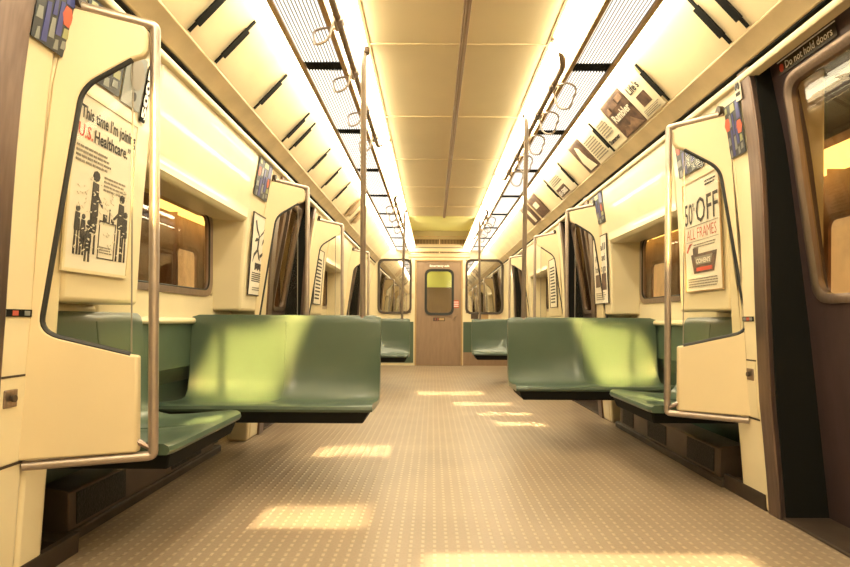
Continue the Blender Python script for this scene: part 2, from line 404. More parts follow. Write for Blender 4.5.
for z0, z1, m_ in ((2.285, 2.305, 'steel'), (2.50, 2.52, 'slat'), (2.10, 2.12, 'strip')):
    q = MB(); q.box((-.6, END - .018, z0), (.6, END, z1)); struct(q, 'trim_header_%d' % int(z0 * 100), m_)

COVE = fillet([(1.165, 2.07, 0), (1.08, 2.165, 0), (.975, 2.27, 0), (.90, 2.292, 0), (.845, 2.255, 0)], [0, .05, .07, .04, 0], 4)
def cove_pts(): return [(p.x, p.y) for p in COVE]
for side in (-1, 1):
    nm = LAY[side]['name']
    cv = MB(); p = cove_pts(); cv.extr_y([(side * x, z) for x, z in p] + [(side * (x + .02), z + .03) for x, z in p[::-1]], REAR, END)
    struct(cv, 'ceiling_cove_' + nm, 'cove', smooth=True)
    cn = MB(); cn.extr_y([(side * 1.225, 2.012), (side * 1.232, 2.002), (side * 1.40, 2.01), (side * 1.40, 2.10), (side * 1.17, 2.10), (side * 1.160, 2.068)], REAR, END)
    struct(cn, 'cornice_' + nm, 'cornice', bevel=.006)
    gv = MB(); gv.box((side * 1.238, REAR, 1.996), (side * 1.262, END, 2.006)); struct(gv, 'cornice_shadow_gap_' + nm, 'black')
    tr = MB(); tr.extr_y([(side * 1.252, 1.955), (side * 1.245, 1.965), (side * 1.245, 1.982), (side * 1.30, 1.985), (side * 1.30, 1.955)], REAR, END)
    struct(tr, 'picture_rail_' + nm, 'cream', bevel=.003)
# roof shell closing everything above
rf = MB(); rf.box((-1.9, REAR, 2.70), (1.9, END + .15, 2.76)); struct(rf, 'ceiling_roof', 'black')
for side in (-1, 1):
    rs = MB(); rs.box((side * 1.36, REAR, 2.08), (side * 1.42, END, 2.7)); struct(rs, 'ceiling_roof_side_' + LAY[side]['name'], 'black')

# ------------------------------------------------------------------ ceiling light units
def light_unit(y0, y1, side, label):
    r = empty('ceiling_light', label, 'ceiling light', (side * .715, y0, 2.24), 'ribbed ceiling lights in two rows')
    w = y1 - y0
    h = MB()
    for xx in (.60, .822): h.box((side * (xx - .715) , 0, -.006), (side * (xx + .026 - .715), w, .03))
    h.build('frame', 'strip', r, bevel=.003)
    l = MB(); l.box((-.104, .085, 0.004), (.104, w, .012)); l.build('ribbed_lens', 'lens', r)
    d = MB(); d.box((-.1, 0, .0), (.1, .085, .01))
    for i in range(13):
        x = -.1 + .0155 * (i + .5); d.box((x - .003, -.008, -.003), (x + .003, .093, .004))
    d.build('end_grille', 'black', r)
    a = MB(); a.extr_y([(side * (.480 - .715), .078), (side * (.496 - .715), .030), (side * (.580 - .715), .008), (side * (.60 - .715), .02), (side * (.60 - .715), .04), (side * (.50 - .715), .085)], .02, w - .02)
    a.build('inner_tube_lens', 'lamp', r)
    a = MB(); a.extr_y([(side * (.850 - .715), .0), (side * (.915 - .715), .004), (side * (.945 - .715), .036), (side * (.935 - .715), .044), (side * (.850 - .715), .026)], .02, w - .02)
    a.build('outer_tube_lens', 'lamp', r)
    fl = MB(); fl.extr_y([(side * (.468 - .715), .085), (side * (.60 - .715), .028), (side * (.60 - .715), .06), (side * (.468 - .715), .10)], 0, w)
    fl.build('inner_reflector', 'cream', r)
ORD = ['nearest', 'second', 'third', 'fourth', 'fifth', 'sixth', 'seventh', 'eighth', 'ninth', 'tenth', 'eleventh', 'twelfth']
for side in (-1, 1):
    vis = 0
    for k in range(-5, 8):
        y0 = SEAM0 + .05 + k * MOD; y1 = min(y0 + MOD, END - .01)
        if y1 < REAR + .2 or y0 > END - .3: continue
        if y0 < REAR: y0 = REAR
        if y1 > 1.5:
            lab = '%s bright ribbed ceiling light in the %s row, counted from the camera' % (ORD[vis], LAY[side]['name']); vis += 1
        else: lab = 'bright ribbed ceiling light of the %s row, out of frame behind the camera' % LAY[side]['name']
        light_unit(y0, y1, side, lab)

# ------------------------------------------------------------------ cove advert clips and cards
def cove_matrix(side, y, t=0.5):
    p0 = Vector((side * 1.162, 0, 2.073)); p1 = Vector((side * .965, 0, 2.278))
    up_ = (p1 - p0).normalized(); right = Vector((0, 1 if side < 0 else -1, 0)); nrm = right.cross(up_)
    m = Matrix((right, up_, nrm)).transposed().to_4x4(); m.translation = Vector((p0.x, y, p0.z)); return m
KV = .284 / .37
def cove_h(v): return 0.0
def cove_strip(mb, u0, u1, v0, v1, off, th=.003, n=8, k=None):
    k = KV if k is None else k
    lo = []
    for i in range(n + 1):
        v = (v0 + (v1 - v0) * i / n) * k; h = cove_h(v) + off
        lo.append([(u0, v, h), (u1, v, h), (u1, v, h + th), (u0, v, h + th)])
    mb.loops(lo)
clipL = [2.46, 2.76, 3.36, 3.98, 4.18, 4.8, 5.38, 5.96]
clipR = [2.40, 2.54, 3.20, 4.16, 5.2, 5.84]
def clip_proto():
    pass
for side, ys in ((-1, clipL), (1, clipR)):
    for i, y in enumerate(ys):
        mb = MB(); cove_strip(mb, -.009, .009, .01, .36, .006, .006); cove_strip(mb, -.021, .021, .07, .29, .010, .008)
        o = mb.build('advert_clip', 'black'); o.matrix_world = cove_matrix(side, y)
        tag(o, '%s black advert clip on the %s ceiling cove, counted from the camera' % (ORD[i], LAY[side]['name']), 'clip', 'black advert clips on the coves')

# text helper -> mesh
def text_mesh(txt, size, bold=0.0, sx=1.0, align='LEFT'):
    cu = bpy.data.curves.new('lettering', 'FONT'); cu.body = txt; cu.size = size; cu.offset = bold; cu.align_x = align
    cu.resolution_u = 2
    o = bpy.data.objects.new('tmp_text', cu); COL.objects.link(o)
    dg = bpy.context.evaluated_depsgraph_get(); me = bpy.data.meshes.new_from_object(o.evaluated_get(dg))
    bpy.data.objects.remove(o, do_unlink=True)
    for v in me.vertices: v.co.x *= sx
    return me
def text(parent, txt, u, v, size, m='ink', off=.006, bold=0.0, sx=1.0, align='LEFT', rot=0, width=None, name='lettering'):
    me = text_mesh(txt, size, bold, 1.0, align)
    xs = [p.co.x for p in me.vertices]
    if width and xs:
        k = width / (max(xs) - min(xs))
        for p in me.vertices: p.co.x *= k
    elif sx != 1:
        for p in me.vertices: p.co.x *= sx
    me.materials.clear(); me.materials.append(M[m])
    o = bpy.data.objects.new(name, me); COL.objects.link(o); o.parent = parent
    o.location = (u, v, off); o.rotation_euler = (0, 0, rot); return o
def flat(mb, pts, off=.005, th=.0015): return mb.loops([[(u, v, off) for u, v in pts], [(u, v, off + th) for u, v in pts]])
def rect(mb, u0, v0, u1, v1, off=.005, th=.0015): return flat(mb, [(u0, v0), (u1, v0), (u1, v1), (u0, v1)], off, th)
def lines(parent, u0, v0, u1, v1, n, name='text_block', m='grey', off=.005, fill=.45):
    mb = MB(); h = (v1 - v0) / n; rr = random.Random(int(u0 * 1000) + n)
    for i in range(n):
        e = u1 - (u1 - u0) * rr.uniform(0, .18); x = u0
        while x < e:
            wl = rr.uniform(.012, .035); rect(mb, x, v0 + i * h, min(x + wl, e), v0 + i * h + h * fill, off); x += wl + .006
    return mb.build(name, m, parent)
def card(name, label, cat, mw, u0, v0, u1, v1, m='paper', group=None, th=.004):
    r = empty(name, label, cat, mw=mw, group=group)
    b = MB(); b.loops([[(u, v, 0) for u, v in rrect(u0, v0, u1, v1, .004, 2)], [(u, v, th) for u, v in rrect(u0, v0, u1, v1, .004, 2)]])
    b.build('sheet', m, r); return r

# cards on the right cove (u runs towards the camera on this side)
def cove_card(y_far, y_near, label, m='cardw', side=1, group='advert cards on the coves', lean=0):
    mw = cove_matrix(side, y_far if side > 0 else y_near) @ Matrix.Diagonal((1, KV, 1, 1))
    r = empty('advert_card', label, 'advert card', mw=mw, group=group)
    mb = MB(); cove_strip(mb, 0, abs(y_far - y_near), .015, .36, .004, .003, 8, 1.0); mb.build('sheet', m, r); return r
OFFC = -.006
r = cove_card(3.52, 3.24, 'white advert card with a small dark square, beside the nearest brown photo card')
mb = MB(); rect(mb, .08, .10, .20, .20, .0080); mb.build('dark_square', 'photo2', r)
text(r, "Life's", .05, .24, .09, off=.010, bold=.002, width=.15)
lines(r, .04, .03, .25, .085, 4, off=.010)
r = cove_card(3.88, 3.53, 'largest brown photo advert card on the right cove, with pale slanted lettering', 'photo2')
mb = MB()
for (a, b2, c2, d2) in ((.02, .26, .09, .31), (.12, .27, .22, .32), (.24, .28, .33, .33)): rect(mb, a, b2, c2, d2, .0080)
mb.build('pale_picture_area', 'photo', r)
text(r, 'Rambler', .04, .17, .10, 'paper', off=.012, bold=.003, width=.28)
mb = MB(); flat(mb, [(.02, .03), (.10, .10), (.17, .08), (.24, .13), (.33, .03)], .0095); mb.build('foreground_figures', 'photo', r)
r = cove_card(4.14, 3.89, 'cream advert card with a bold line of print left of the largest brown photo card')
text(r, 'Summer', .02, .07, .055, off=.011, bold=.003, width=.2); lines(r, .03, .15, .2, .3, 6, off=.0085)
r = cove_card(4.50, 4.18, 'cream advert card filled with small print between two clips on the right cove')
lines(r, .03, .05, .28, .29, 9, off=.0085)
r = cove_card(4.80, 4.51, 'dark portrait photo advert card with a pale standing shape on the right cove', 'photo2')
mb = MB(); flat(mb, [(.07, .03), (.05, .15), (.09, .25), (.13, .32), (.18, .28), (.19, .15), (.24, .03)], .0095); mb.build('pale_portrait_shape', 'cardw', r)
r = cove_card(5.80, 5.24, 'white advert card with a dark block of white capitals on the right cove')
mb = MB(); rect(mb, .02, .03, .34, .15, .0080); mb.build('dark_block', 'photo2', r); text(r, '01-5000', .04, .05, .09, 'white', off=.012, bold=.003, width=.28)
lines(r, .04, .2, .4, .3, 4, off=.0085)
r = cove_card(6.90, 6.45, 'far dark advert card with a pale panel at its top, before the right far screens', 'photo2')
mb = MB(); rect(mb, .10, .17, .30, .26, .0095); mb.build('pale_panel', 'cardw', r)
r = cove_card(7.45, 6.98, 'farthest dark advert card of the right cove', 'photo2')
mb = MB(); rect(mb, .2, .04, .32, .3, .0095); mb.build('pale_stripe', 'cardw', r)
for i, (a, lab) in enumerate(((6.75, 'nearer of two tan advert cards leaning across the far left cove'), (7.25, 'farther of two tan advert cards leaning across the far left cove'))):
    mw = cove_matrix(-1, a) @ Matrix.Rotation(.18, 4, 'Z')
    r = empty('advert_card', lab, 'advert card', mw=mw, group='advert cards on the coves')
    mb = MB(); cove_strip(mb, 0, .22, .015, .36, .02, .003); mb.build('sheet', 'strip', r)
    mb = MB(); rect(mb, .04, .05, .18, .25, .024); mb.build('printed_panel', 'slat', r)

# ------------------------------------------------------------------ wall posters
def wall_matrix(side, y, z0, z1, off=.007):
    x0, x1 = PX(side, z0) - off, PX(side, z1) - off
    zm = (z0 + z1) / 2; bul = PX(side, zm) - off - (x0 + x1) / 2
    d = min(0, bul); p0 = Vector((side * (x0 + d), 0, z0)); p1 = Vector((side * (x1 + d), 0, z1))
    up_ = (p1 - p0).normalized(); right = Vector((0, 1 if side < 0 else -1, 0)); nrm = right.cross(up_)
    m = Matrix((right, up_, nrm)).transposed().to_4x4(); m.translation = Vector((p0.x, y, p0.z)); return m
def frame(parent, w, h, m='steel', t=.012, name='frame'):
    mb = MB(); o = [(0 - t, 0 - t), (w + t, -t), (w + t, h + t), (-t, h + t)]; i = [(0, 0), (w, 0), (w, h), (0, h)]
    mb.loops([[(u, v, 0) for u, v in o], [(u, v, .008) for u, v in o], [(u, v, .008) for u, v in i], [(u, v, 0) for u, v in i], [(u, v, 0) for u, v in o]], caps=False)
    return mb.build(name, m, parent)
def figure(mb, u, v, h, w=.03, dress=True, arm=0.0):
    hd = h * .13
    flat(mb, [(u + hd * .55 * math.cos(t), v + h - hd / 2 + hd * .5 * math.sin(t)) for t in [k * PI / 4 for k in range(8)]])
    flat(mb, [(u - w * .35, v + h * .86), (u + w * .35, v + h * .85), (u + w * .5, v + h * .5), (u + w * .35, v + h * .25 if dress else v + h * .48), (u - w * .4, v + h * .25 if dress else v + h * .48), (u - w * .45, v + h * .55)])
    for s in (-1, 1): flat(mb, [(u + s * w * .28 - .004, v), (u + s * w * .28 + .006, v), (u + s * w * .22 + .004, v + h * .5), (u + s * w * .22 - .004, v + h * .5)])
    if arm: flat(mb, [(u, v + h * .78), (u + arm, v + h * .62), (u + arm, v + h * .58), (u, v + h * .7)])
# big left poster behind the near screen
h = .60; w = .40
r = card('poster', 'large white U.S. Healthcare poster with cartoon figures behind the near left screen', 'poster', wall_matrix(-1, 1.98, 1.045, 1.645), 0, 0, w, h, 'paper')
frame(r, w, h, 'cream')
text(r, '\u201cThis time I\u2019m joining', .012, .52, .062, bold=.0015, width=.38)
text(r, 'U.S.', .02, .455, .062, 'red', bold=.0015, width=.085); text(r, 'Healthcare.\u201d', .115, .455, .062, bold=.0015, width=.245)
lines(r, .02, .37, .24, .435, 4, m='grey'); lines(r, .20, .30, .36, .36, 4, m='grey')
mb = MB()
figure(mb, .15, .06, .30, .05, True, .05); figure(mb, .055, .05, .17, .035, False); figure(mb, .09, .05, .145, .032); figure(mb, .125, .03, .15, .04, True)
figure(mb, .33, .05, .26, .05, False, -.05); figure(mb, .365, .05, .20, .04, False)
mb.build('cartoon_figures', 'ink', r)
rr = random.Random(3); mb = MB()
for i in range(120):
    u_, v_ = rr.uniform(.035, .385), rr.uniform(.06, .33); a_ = rr.uniform(-.6, .6); dx_, dy_ = .012 * math.cos(a_), .012 * math.sin(a_)
    flat(mb, [(u_, v_), (u_ + dx_, v_ + dy_), (u_ + dx_, v_ + dy_ + .0035), (u_, v_ + .0035)], .0068)
mb.build('sketch_hatching', 'paper', r)
mb = MB()
for (a, b2, c2, d2) in ((.19, .185, .30, .19), (.19, .05, .193, .185), (.297, .05, .30, .185), (.19, .05, .30, .053), (.21, .19, .235, .215), (.25, .19, .255, .24), (.265, .19, .285, .205)): rect(mb, a, b2, c2, d2)
mb.build('drawn_counter', 'ink', r); lines(r, .20, .07, .285, .10, 3)
# small left poster with ink branches
h = .55; w = .36
r = card('poster', 'narrow black-framed poster with inky brush strokes, between left window and second screen', 'poster', wall_matrix(-1, 3.96, 1.045, 1.595), 0, 0, w - .02, h, 'paper')
frame(r, w - .02, h, 'ink', .006)
mb = MB()
for pts in ([(.05, .50), (.09, .44), (.16, .40), (.15, .42), (.10, .46), (.07, .51)], [(.16, .40), (.24, .44), (.30, .52), (.25, .46), (.18, .42)], [(.16, .41), (.15, .32), (.20, .24), (.17, .25), (.12, .32), (.14, .40)],
            [(.15, .33), (.06, .28), (.04, .22), (.07, .26), (.15, .31)], [(.2, .26), (.29, .3), (.28, .36), (.27, .31), (.19, .28)], [(.06, .36), (.12, .37), (.14, .39), (.09, .39)], [(.22, .35), (.28, .39), (.25, .40)]): flat(mb, pts)
for i in range(5): rect(mb, .10 + i * .028, .17 + .01 * (i % 2), .122 + i * .028, .22)
mb.build('brush_strokes', 'ink', r); lines(r, .05, .09, .28, .16, 5, m='ink'); lines(r, .08, .03, .26, .06, 2)
# right big poster
h = .60; w = .42
r = card('poster', 'white 50% OFF ALL FRAMES poster with a dark trapezoid logo, behind the near right screen', 'poster', wall_matrix(1, 3.39, 1.045, 1.645), 0, 0, w, h, 'paper')
frame(r, w, h, 'strip', .006)
text(r, '50', .012, .37, .17, bold=.001, width=.095); text(r, '%', .110, .44, .065, width=.032); text(r, 'OFF', .15, .37, .19, bold=.001, width=.25)
text(r, 'ALL FRAMES', .03, .285, .085, 'red', width=.35, bold=-.001)
mb = MB(); rect(mb, .02, .355, .40, .358); rect(mb, .02, .272, .40, .274); mb.build('rule_lines', 'grey', r)
mb = MB(); flat(mb, [(.02, .22), (.06, .262), (.10, .265), (.06, .25), (.035, .215)]); mb.build('red_swoosh', 'red', r)
lines(r, .11, .235, .38, .262, 2)
mb = MB(); flat(mb, [(.075, .20), (.375, .20), (.335, .095), (.105, .095)]); rect(mb, .10, .2, .16, .235); mb.build('dark_logo', 'photo2', r)
mb = MB(); flat(mb, [(.12, .185), (.33, .185), (.31, .14), (.14, .14)], .0068); mb.build('logo_panel', 'grey', r)
text(r, 'COHEN\u2019S', .14, .148, .035, 'paper', off=.009, bold=.001, width=.165)
mb = MB(); rect(mb, .14, .105, .32, .125, .0068); mb.build('logo_bar', 'red', r); lines(r, .03, .02, .39, .075, 4)
lines(r, .27, .55, .4, .585, 2, m='ink')
# right small poster
r = card('poster', 'narrow black-framed poster with four lines of large print above a dark picture, right wall', 'poster', wall_matrix(1, 5.30, 1.03, 1.60), 0, 0, .40, .57, 'paper')
frame(r, .40, .57, 'ink', .006)
for i, tx in enumerate(('Call', 'When and', 'how to go')): text(r, tx, .05, .45 - i * .09, .085, width=.3, bold=.001)
mb = MB(); rect(mb, .05, .14, .19, .25); rect(mb, .22, .11, .36, .25); mb.build('dark_picture', 'photo2', r); lines(r, .05, .03, .35, .1, 4)
# second-bay posters
for side, y, lab in ((-1, 6.12, 'narrow pale poster seen through the third left screen'), (1, 7.3, 'narrow text-filled pale poster seen through the third right screen')):
    r = card('poster', lab, 'poster', wall_matrix(side, y, 1.045, 1.62), 0, 0, .38, .57, 'paper'); frame(r, .38, .57, 'ink', .008)
    lines(r, .05, .05, .33, .5, 12, m='ink')

# mosaic art panels, loudspeakers, number plates
def mosaic(side, y, label, w=.26, z0=1.705):
    z1 = z0 + .25
    r = card('mosaic_art_panel', label, 'art panel', wall_matrix(side, y, z0, z1), 0, 0, w, .25, 'mbase', 'stained-glass style art panels', th=.004)
    tiles = {'blue': [(.06, .005, .10, .13), (.15, .05, .19, .16), (.19, .16, .25, .25), (.11, .10, .14, .2)],
             'slate': [(.105, .03, .145, .095), (.02, .0, .05, .04), (.2, .02, .24, .05), (.06, .14, .1, .2), (.15, .005, .185, .04), (.005, .06, .05, .1)],
             'olive': [(.10, .205, .18, .245), (.2, .055, .245, .09), (.01, .21, .05, .24)]}
    mb = MB(); cnt = []; keys = ['blue', 'slate', 'olive', 'orange']
    for k_, rs in tiles.items():
        for a, b2, c2, d2 in rs:
            n0 = len(mb.f); flat(mb, [(a * w / .26, b2), (c2 * w / .26, b2 + .004), (c2 * w / .26 - .004, d2), (a * w / .26 + .004, d2 - .004)], .0045); cnt += [keys.index(k_)] * (len(mb.f) - n0)
    for cx_, cy in ((.03, .16), (.215, .125)):
        n0 = len(mb.f); flat(mb, [(cx_ * w / .26 + .026 * math.cos(t), cy + .034 * math.sin(t)) for t in [q * PI / 3 for q in range(6)]], .0045); cnt += [3] * (len(mb.f) - n0)
    o = mb.build('mosaic_pattern', 'blue', r)
    for k_ in keys[1:]: o.data.materials.append(M[k_])
    for p, i_ in zip(o.data.polygons, cnt): p.material_index = i_
    return r
mosaic(-1, 1.735, 'blue, grey and orange mosaic art panel beside the left door column', .165)
mosaic(-1, 1.96, 'blue, grey and red mosaic art panel seen through the top of the near left screen')
mosaic(1, 2.84, 'dark blue and orange mosaic art panel beside the right steel door column', .135, 1.655)
mosaic(1, 3.42, 'mosaic art panel seen through the top of the near right screen', .3, 1.70)
mosaic(-1, 3.90, 'small dark art panel above the brush-stroke poster on the left wall', .3)
mosaic(1, 5.22, 'small dark art panel above the narrow right poster', .34)
r = card('loudspeaker', 'square grey loudspeaker plate beside the through-screen mosaic on the left wall', 'loudspeaker', wall_matrix(-1, 2.235, 1.70, 1.91), 0, 0, .14, .21, 'slate')
mb = MB(); flat(mb, [(.08 + .05 * math.cos(t), .13 + .06 * math.sin(t)) for t in [q * PI / 10 for q in range(20)]], .005); mb.build('speaker_mesh', 'grey', r)
mb = MB(); flat(mb, [(.085 + .013 * math.cos(t), .045 + .018 * math.sin(t)) for t in [q * PI / 6 for q in range(12)]], .005); mb.build('dark_knob', 'ink', r)
r = card('number_plate', 'black vertical plate with white digits on the left wall by the near pole', 'number plate', wall_matrix(-1, 2.39, 1.675, 1.90), 0, 0, .04, .225, 'black')
text(r, '5005', .033, .012, .045, 'white', rot=PI / 2, bold=.002, width=.2)
r = card('number_plate', 'small pale plate with a black numeral at the top of the right steel column', 'number plate', wall_matrix(1, 2.705, 1.88, 1.965, .018), 0, 0, .045, .085, 'paper')
text(r, '13', .039, .012, .045, 'ink', rot=PI / 2, bold=.003, width=.06)

# pocket wall access panels
def access(side, y0, y1, label):
    s = side
    r = empty('access_panel', label, 'access panel', (0, 0, 0), 'cream door-pocket access panels')
    g = MB()
    plate(g, s, y0, y1, .690, .697, .0015, .004, 1); plate(g, s, y0, y1, .415, .424, .0015, .004, 1)
    plate(g, s, y1 - .008, y1 - .002, .424, .690, .0015, .004, 4)
    g.build('seam', 'kick', r)
    p = MB(); plate(p, s, y0 + .004, y1 - .012, .428, .686, .003, .005, 4); p.build('cover_plate', 'cream', r)
    cy = (y0 + y1) / 2
    l = MB(); plate(l, s, cy - .028, cy + .028, .60, .655, .008, .007, 2); lk = l.build('lock_plate', 'steel', r, bevel=.003)
    kx = s * (PX(s, .628) - .012)
    kb = MB(); kb.tube([(kx, cy, .628), (kx - s * .008, cy, .628)], .011, 12); kb.build('lock_barrel', 'kick', lk, smooth=True)
    dd = MB(); plate(dd, s, y0, y1 - .0, .875, .898, .004, .003, 1)
    d = dd.build('decal_strip', 'black', r)
    for i, m_ in enumerate(('slate', 'orange', 'slate')):
        q = MB(); yy = y0 + (y1 - y0) * (.2 + .28 * i); plate(q, s, yy - .012, yy + .012, .879, .894, .0055, .002, 1); q.build('coloured_mark', m_, d)
access(-1, 1.69, 1.875, 'cream access panel with square lock and dark decal strip beside the left door column')
access(1, 2.715, 2.81, 'narrow cream access panel with square lock beside the right steel column')
for side, y0, y1 in ((-1, 1.69, 2.2), (1, 2.72, 3.1)):
    g = MB(); g.extr_y([(side * (PX(side, 0) - .006), 0), (side * (PX(side, 0) + .02), 0), (side * (PX(side, .07) + .02), .075), (side * (PX(side, .075) - .006), .075)], y0, y1)
    struct(g, 'baseboard_' + LAY[side]['name'], 'kick')

# ------------------------------------------------------------------ windscreens
PO = 1.072
def screen(side, yp, yw, label):
    wz = lambda z: PX(side, z) - PO
    def P(p, z, dy=0.0):
        t = p / .31; return Vector((side * (PO + p), yp + (yw - yp) * t + dy, z))
    r = empty('windscreen', label, 'windscreen', (side * PO, yp, .41), 'angled screens beside the doorways')
    inv = Vector(r.location)
    def Q(p, z, dy=0.0): return P(p, z, dy) - inv
    gp = [(.062, .752), (.30, .825), (.196, 1.62), (.062, 1.735)]            # glass corners (p,z)
    g2 = fillet([(a, b, 0) for a, b in gp], [0, .055, .055, 0], 6, True); g2 = [(v.x, v.y) for v in g2]
    out = [(wz(.425) + .004, .425), (.045, .425), (.040, .44), (.040, .745), (.05, .752)]
    out += g2[1:-1] if False else []
    seq = [(.062, .752)] + [q for q in g2 if q not in (g2[0], g2[-1])] + [(.062, 1.735)]
    # outline of the C-shaped panel, wall edge last
    cshape = [(.040, .425), (.040, .748)] + seq + [(.03, 1.752), (.018, 1.775), (.018, 1.84), (.03, 1.852)] + [(wz(z) + .004, z) for z in (1.872, 1.75, 1.62, 1.3, .87, .6, .425)]
    mb = MB(); mb.loops([[Q(a, b, -.016) for a, b in cshape], [Q(a, b, .016) for a, b in cshape]])
    mb.build('frame_panel', 'screen', r, bevel=.007, seg=2)
    mb = MB(); gin = [(a, b) for a, b in seq]
    mb.loops([[Q(a, b, -.003) for a, b in gin], [Q(a, b, .003) for a, b in gin]]); mb.build('glass_pane', 'glass', r)
    mb = MB(); mb.tube([Q(a, b, -.006) for a, b in seq], .0095, 8); mb.build('gasket', 'rubber', r, smooth=True)
    mb = MB(); mb.tube([Q(.062, .76), Q(.062, 1.73)], .003, 6); mb.build('glass_edge', 'grey', r)
    path = fillet([Q(wz(1.89), 1.885), Q(0, 1.862), Q(0, .408), Q(wz(.41), .404, .012)], [0, .014, .016, 0], 4)
    mb = MB(); mb.tube(path, .0165, 12); mb.build('tube_rail', 'tube', r, smooth=True)
    cl = MB(); c0 = Q(wz(1.895) - .012, 1.897); cl.tube([c0 + Vector((-side * .012, 0, 0)), c0 + Vector((side * .02, 0, 0))], .026, 12); cl.build('wall_clamp', 'kick', r, smooth=True)
    br = MB(); br.tube([Q(.045, .46), Q(0, .43)], .01, 8); br.build('lower_bracket', 'steel', r)
    return r
screen(-1, 2.00, 1.87, 'large cream-framed angled screen at far left, nearest the camera, fronting the healthcare poster')
screen(1, 3.01, 2.80, 'cream-framed angled screen nearest on the right, fronting the 50% OFF poster')
screen(-1, 4.44, 4.20, 'second cream-framed screen on the left, just before the left middle doorway')
screen(-1, 6.15, 5.86, 'third cream-framed screen on the left, just past the left middle doorway')
screen(-1, 8.66, 8.42, 'fourth and farthest cream-framed screen on the left')
screen(1, 5.28, 5.03, 'second cream-framed screen on the right, just before the right middle doorway')
screen(1, 6.94, 6.68, 'third cream-framed screen on the right, just past the right middle doorway')
screen(1, 9.22, 8.98, 'fourth and farthest cream-framed screen on the right')

# ------------------------------------------------------------------ benches
def bench(label, L, nseat, loc, rz, group, ends=True):
    r = empty('bench_seat', label, 'bench seat', loc, group, rz=rz)
    # closed side profile (depth, height, weight of the bucket hollow on z, on y)
    pr = [(.004, .398, 0, 0), (-.006, .412, 0, 0), (-.002, .428, 0, 0), (.014, .437, .2, 0), (.06, .438, .7, 0), (.15, .430, 1, 0), (.26, .420, 1, 0), (.345, .417, .9, .1),
          (.395, .428, .6, .4), (.425, .46, .2, .8), (.442, .52, 0, 1), (.455, .62, 0, .8), (.468, .75, 0, .45), (.478, .85, 0, .15), (.483, .888, 0, 0), (.490, .899, 0, 0), (.503, .900, 0, 0),
          (.513, .892, 0, 0), (.515, .87, 0, 0), (.505, .65, 0, 0), (.495, .48, 0, 0), (.46, .405, 0, 0), (.40, .392, 0, 0), (.2, .392, 0, 0)]
    nx = 14 * nseat; lo = []
    for i in range(nx + 1):
        x = L * i / nx; t = (i % 14) / 14 if i < nx else 1.0
        hol = math.sin(PI * t) ** .6 if 0 < t < 1 else 0.0
        edge = min(x, L - x); rnd = max(0, 1 - edge / .03) if edge < .03 else 0
        lo.append([(x, d + .022 * wy * hol + (.010 * rnd if d < .03 else 0), z - .020 * wz * hol - (.012 * rnd * (1 if z > .86 else 0))) for d, z, wz, wy in pr])
    mb = MB(); mb.loops(lo); sh = mb.build('seat_shell', 'green', r, smooth=True)
    rb = MB()
    for k_ in range(1, nseat):
        x = L * k_ / nseat; rb.tube([(x, .03, .434), (x, .15, .428), (x, .26, .418), (x, .345, .415), (x, .397, .425), (x, .428, .46), (x, .444, .52), (x, .457, .62), (x, .470, .75), (x, .480, .86)], .004, 6)
    if nseat > 1: rb.build('divider_ridge', 'green', r, smooth=True)
    u = MB(); a, b2 = .02, L - .02
    u.loops([[(a, .014, .398), (b2, .014, .398), (b2, .49, .398), (a, .49, .398)], [(a + .03, .035, .335), (b2 - .03, .035, .335), (b2 - .03, .47, .335), (a + .03, .47, .335)]])
    u.build('underside_tray', 'black', r, bevel=.008)
    bk = MB(); bk.loops([[(.02, .512, .42), (L - .02, .512, .42), (L - .02, .53, .42), (.02, .53, .42)], [(.02, .517, .87), (L - .02, .517, .87), (L - .02, .535, .87), (.02, .535, .87)]])
    bk.build('back_cover', 'dgreen', r)
    return r
GT, GL = 'double bench seats set across the car', 'bench seats set along the walls'
bench('green double bench facing the camera at left, nearest across the aisle', 1.12, 2, (-1.555, 3.02, 0), 0, GT)
bench('green double bench facing the camera at right, nearest across the aisle', 1.12, 2, (.442, 3.98, 0), 0, GT)
bench('far left green double bench facing the camera, beside the end door', 1.12, 2, (-1.555, 7.55, 0), 0, GT)
bench('far right green double bench facing the camera, beside the end door', 1.12, 2, (.442, 8.1, 0), 0, GT)
bench('green bench along the left wall just behind the near left screen', .77, 2, (-1.035, 2.05, 0), PI / 2, GL)
bench('green bench along the right wall just behind the near right screen', .72, 2, (1.005, 3.78, 0), -PI / 2, GL)
bench('green bench along the left wall between the near crosswise bench and second screen', .48, 1, (-1.035, 3.62, 0), PI / 2, GL)
bench('green bench along the right wall between the near crosswise bench and second screen', .42, 1, (1.005, 5.00, 0), -PI / 2, GL)
bench('green bench along the left wall just past the left middle doorway', .90, 2, (-1.035, 6.55, 0), PI / 2, GL)
bench('green bench along the right wall just past the right middle doorway', .80, 2, (1.005, 8.02, 0), -PI / 2, GL)

# ------------------------------------------------------------------ heaters and kick rails
def heater(side, x, y0, y1, label, plan):
    r = empty('heater_cover', label, 'heater', (side * x, y0, 0), 'steel heater covers under the benches'); w = y1 - y0
    t = side
    c_ = MB(); c_.extr_y([(0, .045), (t * .14, .045), (t * .14, .215), (t * .015, .205), (0, .195)], 0, w); c_.build('casing', 'heater', r, bevel=.004)
    for a, b2 in plan:
        g = MB(); g.box((-t * .004, a, .06), (t * .01, b2, .185)); g.build('vent_mesh', 'grille', r)
heater(-1, 1.53, 2.28, 3.80, 'steel heater cover with black mesh under the left near benches', [(.05, .42), (.9, 1.3)])
heater(1, 1.41, 3.15, 4.82, 'steel heater cover with black mesh under the right near benches', [(.06, .40), (.72, 1.05), (1.35, 1.6)])
heater(-1, 1.53, 6.45, 8.0, 'steel heater cover under the left far benches', [(.1, .5)])
heater(1, 1.41, 7.25, 8.8, 'steel heater cover under the right far benches', [(.1, .5)])
